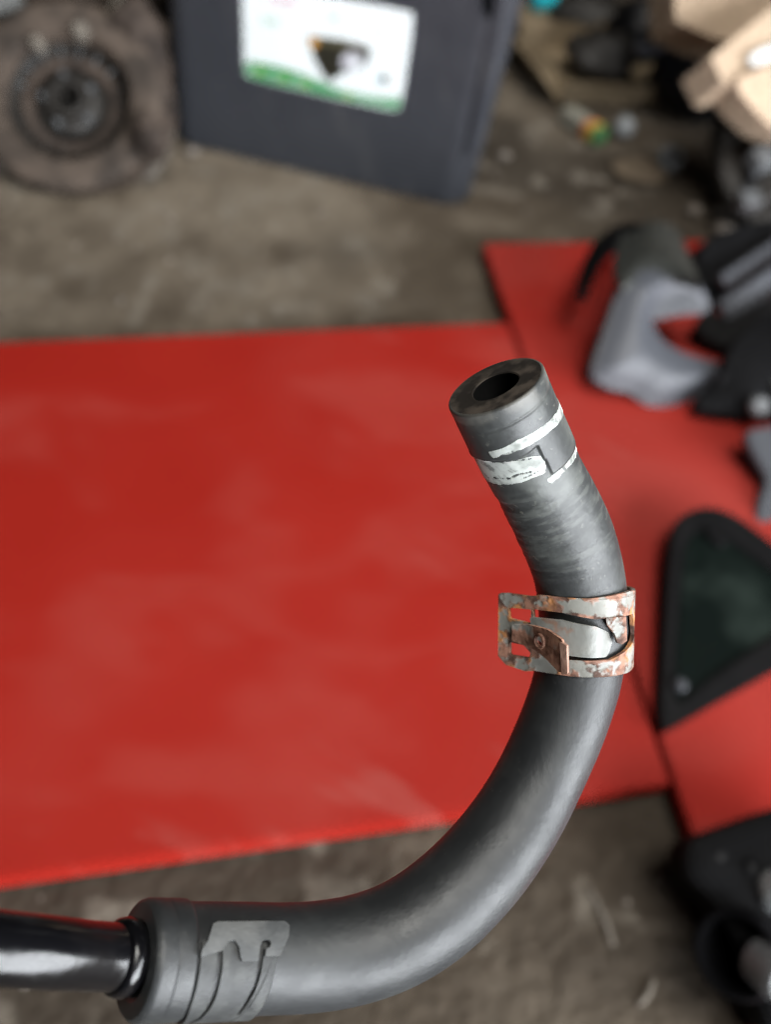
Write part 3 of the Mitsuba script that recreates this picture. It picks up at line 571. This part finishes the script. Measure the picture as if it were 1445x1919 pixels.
# ---------------------------------------------------------------- dark trim parts at the right edge
vent = thing('air_vent', 'black air vent with two pale grey fins behind the grey shroud', 'vent')
vd = 1.20
vz = lambda x, y, k=0.0: P(x, y, vd + k)
def bar(pts, rx, ry, k=0.0):
    m = sweep([vz(*q) for q in pts], 1.0, 24, 60); return m
def flat_bar(p0, p1, w, t, nrm, r=.004):
    d = unit(p1 - p0); nrm = unit(nrm - d * (nrm @ d)); B = np.stack([d, np.cross(nrm, d), nrm], 1)
    return place(rbox(np.linalg.norm(p1 - p0), w, t, r), (p0 + p1) / 2, B)
obj('fin', flat_bar(vz(1352, 532), vz(1480, 448, .03), .024, .012, np.array([.3, -.6, .7]), .005), 'grey_plastic', vent)
obj('fin', flat_bar(vz(1352, 590, -.03), vz(1520, 480, .0), .036, .014, np.array([.3, -.6, .7]), .006), 'grey_plastic', vent)
obj('body', plate([(1300, 470), (1350, 430), (1480, 400), (1560, 430), (1560, 700), (1430, 700), (1352, 655), (1318, 610)], vz(1400, 540, .035), [.1, -.6, .8], .06, .008), 'black_matt', vent, smooth=35)
obj('bracket', flat_bar(vz(1352, 628, -.05), vz(1520, 540, -.03), .030, .014, np.array([.1, -.5, .8]), .006), 'black_rubber', vent)
blk = thing('trim_piece', 'black plastic trim bracket with a small metal screw right of the shroud', 'trim')
obj('body', plate([(1300, 752), (1350, 716), (1368, 650), (1400, 618), (1445, 580), (1560, 560), (1560, 790), (1445, 786), (1380, 782), (1310, 772)], at(1390, 770, PT + .02), [.1, -.5, .85], .02, .004, pillow=(.012, .03)), 'black_matt', blk, smooth=35)
obj('rib', flat_bar(at(1350, 722, PT + .035), at(1440, 668, PT + .05), .026, .010, np.array([.2, -.5, .8]), .004), 'black_plastic', blk)
obj('screw', place(lathe([(0, -.004), (.013, -.004), (.013, .004), (.009, .009), (0, .009)], 24), at(1421, 762, PT + .035), frame([.1, -.6, .8])), 'mid_grey', blk)
obj('rib', flat_bar(at(1432, 660, PT + .05), at(1462, 740, PT + .04), .014, .010, np.array([.2, -.5, .8]), .004), 'grey_plastic_dark', blk)
solo('trim_piece', plate([(1396, 806), (1450, 796), (1600, 780), (1600, 1080), (1450, 1010), (1414, 985), (1426, 930), (1440, 900), (1424, 868), (1406, 836)], at(1440, 900, PT + .02), [.15, -.4, .9], .014, .004), 'mid_dark', 'smooth blue-grey plastic panel piece at the right edge above the quarter window', 'trim', smooth=35)

# ---------------------------------------------------------------- QUARTER WINDOW
qn = unit([.04, -.10, .99]); qp = at(1250, 1360, PT + .016)
qo = [(1243, 1366), (1236, 1330), (1240, 1250), (1250, 1080), (1258, 1000), (1272, 966), (1310, 948), (1345, 948), (1390, 968), (1445, 1010), (1520, 1070), (1610, 1140), (1600, 1180), (1520, 1215), (1445, 1258), (1340, 1316), (1262, 1362)]
qi = [(1268, 1318), (1266, 1250), (1278, 1100), (1286, 1020), (1305, 992), (1350, 1000), (1420, 1050), (1510, 1120), (1525, 1150), (1445, 1190), (1340, 1262), (1290, 1304)]
qw = thing('quarter_window', 'black framed triangular quarter window with dark green glass on the red panel', 'car window')
obj('frame', plate(qo, qp, qn, .016, .005, 2, holes=[qi]), 'black_rubber', qw, smooth=35)
obj('pane', plate(qi, qp - qn * .004, qn, .005, .0005, 2), 'tinted_glass', qw, smooth=35)
hq = lambda x, y: CAM + ((qp - CAM) @ qn) / (ray(x, y) @ qn) * ray(x, y)
obj('clip', place(lathe([(0, -.002), (.0065, -.002), (.0065, .003), (.004, .006), (0, .006)], 24), hq(1274, 1284), frame(qn)), 'mid_dark', qw)
obj('peg', place(rbox(.010, .022, .010, .003), hq(1340, 1010), frame(qn) @ rotz(.5)), 'black_rubber', qw)

# ---------------------------------------------------------------- BLACK HOUSING at the lower right
hz = thing('black_housing', 'black plastic housing with a round open pipe mouth at the lower right', 'car part')
obj('body', plate([(1294, 1580), (1310, 1566), (1400, 1536), (1450, 1516), (1600, 1480), (1640, 1960), (1470, 1960), (1426, 1880), (1400, 1780), (1352, 1700), (1316, 1664), (1290, 1630)], at(1330, 1640, PT + .055), [.05, -.25, .95], .05, .010, pillow=(.010, .03)), 'black_matt', hz, smooth=35)
hc, hax = at(1378, 1788, .075), unit([-.62, -.30, .72])
obj('pipe_mouth', place(lathe([(.022, -.07), (.030, -.07), (.032, -.004), (.030, 0), (.027, 0), (.025, -.004), (.024, -.06)], 64), hc, frame(hax)), 'black_matt', hz, smooth=40)
obj('pipe_bottom', place(lathe([(0, -.066), (.026, -.066), (.026, -.060), (0, -.060)], 40), hc, frame(hax)), 'dark', hz)
obj('cap', place(lump(.016, .016, .02, 3, .1), at(1458, 1672, .085)), 'pale_grey', hz, smooth=True)
obj('cap', place(lathe([(0, -.02), (.017, -.02), (.019, .0), (.016, .008), (0, .010)], 40), at(1462, 1826, .085), frame([.35, -.6, .7])), 'mid_grey', hz, smooth=40)  # grey piece standing in for the lit outer wall of the pipe
obj('knob', place(lump(.009, .009, .009, 4, .1), at(1404, 1628, .083)), 'black_plastic', hz, smooth=True)
obj('knob', place(lump(.010, .010, .008, 8, .1), at(1346, 1606, .081)), 'black_plastic', hz, smooth=True)

# ---------------------------------------------------------------- clutter at the upper right
tray = thing('cardboard_tray', 'shallow dirty tan cardboard tray full of dark parts beside the bin', 'tray')
ta, tb2, tc2 = at(968, 96), at(1042, 196), at(1345, 200)
e1, e2 = tb2 - ta, tc2 - tb2
td = ta + e2
def wallp(p, q, h, t=.006, lean=0.0, seed=0):
    d = unit(q - p); n_ = np.array([d[1], -d[0], 0]); L = np.linalg.norm(q - p)
    m = rbox(L, t, h, t * .35); v, f = trimesh.remesh.subdivide_to_size(m.vertices, m.faces, .02, max_iter=12); m = trimesh.Trimesh(v, f)
    m.vertices[:, 1] -= lean * (m.vertices[:, 2] + h / 2)
    m = place(m, (p + q) / 2 + np.array([0, 0, h / 2 + .002]), np.stack([d, np.array([-d[1], d[0], 0]), [0, 0, 1.0]], 1))
    return jitter(m, .010, .10, seed)
obj('wall', wallp(ta, tb2, .055, seed=3, lean=.8), 'cardboard_old', tray); obj('wall', wallp(tb2, tc2, .055, seed=4, lean=.8), 'cardboard_old', tray)
obj('wall', wallp(ta + e2 * 0 + (ta - tb2) * 0.0, td, .06, seed=5), 'cardboard_old', tray); obj('wall', wallp(tc2, td, .06, seed=6), 'cardboard_old', tray)
obj('base', place(jitter(poly_body(Polygon([q[:2] for q in (ta, tb2, tc2, td)]), .006, .001), .002, .1, 1), [0, 0, .001]), 'cardboard_old', tray)
def scrap(name, mesh, m, label, cat, smooth=35): return solo(name, mesh, m, label, cat, smooth)
def ground_lump(x, y, rx, ry, rz, seed, amp=.3, z=0.0, sub=3):
    c = at(x, y, z + rz * .8); return place(lump(rx, ry, rz, seed, amp, 1.6, sub), c)
scrap('casting', ground_lump(1130, 110, .075, .06, .045, 21, .35, .008), 'iron_dark', 'dark lumpy casting lying in the tan tray', 'car part')
scrap('casting', ground_lump(1215, 60, .09, .06, .06, 22, .35, .008), 'black_plastic', 'black part standing at the back of the tan tray', 'car part')
scrap('casting', ground_lump(1105, 35, .08, .06, .05, 23, .35, .008), 'iron_dark', 'dark brown part behind the tan tray below the cyan cap', 'car part')
scrap('casting', ground_lump(1280, 150, .07, .05, .03, 24, .35, .008), 'iron_brown', 'brown rusty part at the right end of the tan tray', 'car part')
scrap('crumpled_paper', ground_lump(1240, 146, .030, .024, .022, 25, .4, .03), 'pale_grey', 'crumpled whitish scrap on the edge of the tan tray', 'paper')
cc_ = at(1019, 2, .06)
cap = thing('bottle_cap', 'bright cyan plastic cap at the top edge right of the bin', 'cap')
obj('top', place(lathe([(0, -.03), (.028, -.03), (.031, -.02), (.031, .022), (.027, .028), (0, .029)], 40), cc_, frame([0, -.5, .86])), 'cyan_plastic', cap, smooth=40)
obj('neck', place(lathe([(0, -.06), (.022, -.06), (.022, -.03), (0, -.03)], 32), cc_, frame([0, -.5, .86])), 'cyan_plastic', cap, smooth=40)
scrap('floor_rag', ground_lump(1040, 40, .10, .05, .03, 40, .4), 'cardboard_old', 'brown rag heap behind the tan tray under the cyan cap', 'rag')
pk = thing('small_carton', 'small pale carton with orange, yellow and green bands beside the tray', 'carton')
k0, k1 = at(1062, 212, .015), at(1128, 258, .015); kd = unit(k1 - k0); kB = np.stack([kd, np.array([-kd[1], kd[0], 0]), [0, 0, 1.0]], 1)
def pkb(f0, f1, m, nm, g=0): obj(nm, place(rbox(np.linalg.norm(k1 - k0) * (f1 - f0), .032 + g, .026 + g, .003), k0 + (k1 - k0) * (f0 + f1) / 2, kB), m, pk)
pkb(0, .58, 'pack_pale', 'body'); pkb(.58, .74, 'pack_orange', 'band', .001); pkb(.74, .86, 'pack_yellow', 'band', .001); pkb(.86, 1.0, 'pack_green', 'end_flap')
scrap('plastic_knob', ground_lump(1170, 238, .020, .020, .020, 26, .08, 0), 'pale_grey', 'round pale grey knob on the floor right of the small carton', 'knob')
lid = thing('jar_lid', 'pale blue-grey lid lying on the floor below the pale knob', 'lid')
lc = at(1258, 298, .012)
obj('rim', place(lathe([(.0, -.010), (.022, -.010), (.023, .006), (.020, .011), (.016, .011), (.015, .004), (0, .004)], 40), lc, frame([-.1, -.4, .9])), 'pale_grey', lid, smooth=40)
obj('centre', place(lathe([(0, .0035), (.014, .0035), (.014, .006), (0, .007)], 32), lc, frame([-.1, -.4, .9])), 'iron_dark', lid)
scrap('cardboard_scrap', jitter(place(poly_body(Polygon(smooth_poly([(-.05, -.03), (.03, -.05), (.06, .0), (.02, .05), (-.04, .03)], 2)), .004, .001), at(1192, 322, .004)), .004, .05, 2), 'dirty_scrap', 'torn tan cardboard scrap on the dirt floor above the shroud', 'cardboard')
scrap('trim_cover', plate([(1192, 76), (1202, 50), (1240, 34), (1290, 40), (1400, 70), (1400, 120), (1300, 70), (1240, 84), (1212, 96), (1198, 92)], at(1230, 80, .13), [.0, -.6, .8], .03, .008), 'grey_plastic', 'rounded grey plastic cover poking out under the upper cardboard box', 'trim')
scrap('black_case', plate([(1225, 96), (1300, 70), (1420, 110), (1420, 190), (1340, 200), (1290, 190), (1240, 150)], at(1300, 190, .06), [.0, -.5, .86], .06, .008), 'black_plastic', 'black plastic case in the shade under the cardboard boxes', 'case')
def carton(px, pt, nrm, t, label, m='cardboard', r=.0015): return scrap('cardboard_box', plate(px, pt, nrm, t, r, 0), m, label, 'cardboard')
carton([(1262, -120), (1600, -120), (1600, 90), (1400, 88), (1330, 70), (1290, 50), (1266, 40)], at(1300, 60, .20), [.15, -.75, .6], .10, 'plain tan cardboard box highest at the top right corner')
carton([(1332, 108), (1440, 20), (1600, -60), (1600, 100), (1440, 130), (1372, 160), (1356, 156)], at(1345, 140, .22), [.30, -.55, .78], .07, 'bright tan cardboard flap slanting across the right edge')
carton([(1380, 150), (1445, 118), (1600, 100), (1600, 330), (1446, 240), (1410, 205), (1386, 175)], at(1400, 180, .20), [.30, -.75, .55], .07, 'tan cardboard box lowest of the three at the right edge')
scrap('highlight_strip', plate([(1402, 108), (1440, 86), (1600, 50), (1600, 90), (1446, 116), (1410, 124)], at(1345, 140, .22) + np.array([0, -.010, .012]), [.30, -.55, .78], .003, .0008, 1), 'highlight_white', 'white strip standing in for a highlight on the slanting cardboard flap', 'paper')  # white strip that paints in the highlight on the flap
scrap('old_battery', plate([(1350, 260), (1372, 190), (1460, 180), (1600, 220), (1600, 420), (1460, 430), (1390, 410), (1350, 340)], at(1390, 420, .03), [.0, -.45, .9], .03, .006), 'iron_dark', 'dark flat assembly under the black cables at the right edge', 'car part')
rng = np.random.default_rng(5)
for k, (pts, r, m, lb) in enumerate([
        ([(1350, 330, .02), (1346, 250, .05), (1362, 190, .10), (1395, 170, .13), (1440, 190, .14), (1520, 240, .12)], .013, 'grey_plastic_dark', 'dull grey thick cable arching under the lowest cardboard box'),
        ([(1370, 370, .02), (1380, 300, .06), (1420, 250, .09), (1480, 250, .10)], .008, 'black_rubber', 'thin black cable below the thick grey one'),
        ([(1400, 420, .02), (1400, 350, .06), (1430, 310, .09), (1500, 300, .09)], .010, 'black_plastic', 'glossy black cable loop at the right edge above the vent'),
        ([(1340, 400, .015), (1370, 400, .03), (1420, 380, .06), (1500, 360, .07)], .009, 'iron_dark', 'dark brown cable lowest of the cables at the right edge')]):
    scrap('cable', sweep([at(*q) for q in pts], r, 20), m, lb, 'cable', True)
scrap('connector', place(rbox(.05, .035, .03, .006), at(1430, 300, .10), rotz(.6) @ rotx(.4)), 'mid_grey', 'pale grey connector block among the cables at the right edge', 'connector')
scrap('connector', place(rbox(.035, .03, .025, .005), at(1402, 378, .07), rotz(.2) @ rotx(.4)), 'mid_grey', 'small blue-grey connector below the pale one', 'connector')
# loose stones on the dirt
for k, (x, y, r, lb) in enumerate([(945, 292, .012, 'single pale stone on the dark floor right of the bin'), (360, 284, .013, 'pale stone at the foot of the bin beside the knuckle'), (1300, 395, .014, 'tan stone on the floor above the shroud'),
                                   (1355, 430, .018, 'brown stone on the floor nearest the vent')]):
    scrap('stone', ground_lump(x, y, r, r * .8, r * .6, 60 + k, .3, -.002, 2), 'pebble_mat', lb, 'stone', True)
parts_ = []
for k in range(420):
    y_ = rng.uniform(.1, 1.9); x_ = rng.uniform(-.8, .8); r = rng.uniform(.0012, .0045) * (1 if rng.random() < .9 else 1.6)
    m = lump(r, r * rng.uniform(.6, 1), r * rng.uniform(.4, .8), k, .3, 1.5, 1); parts_.append(place(m, [x_, y_, ground_z(x_, y_) + r * .15], rotz(rng.uniform(0, 6))))
scene['grit'] = mikit.ply(trimesh.util.concatenate(parts_), 'pebble_mat', smooth=True)
labels['grit'] = {'label': 'small grit and stones strewn over the dirt floor', 'category': 'grit', 'kind': 'stuff'}
# straws trodden into the floor in front of the panel
for k, (a_, b2_, lb) in enumerate([((1105, 1665), (1150, 1770), 'dry straw lying on the dirt below the red panel, right of the hose'), ((1200, 1880), (1225, 1835), 'short dry stalk on the dirt near the bottom edge')]):
    p0, p1 = at(*a_), at(*b2_); p0[2] = ground_z(p0[0], p0[1]) + .002; p1[2] = ground_z(p1[0], p1[1]) + .002
    scrap('straw', sweep([p0, (p0 + p1) / 2 + [0.002, 0, .001], p1], .0022, 10, 20), 'dusty_iron', lb, 'straw', True)
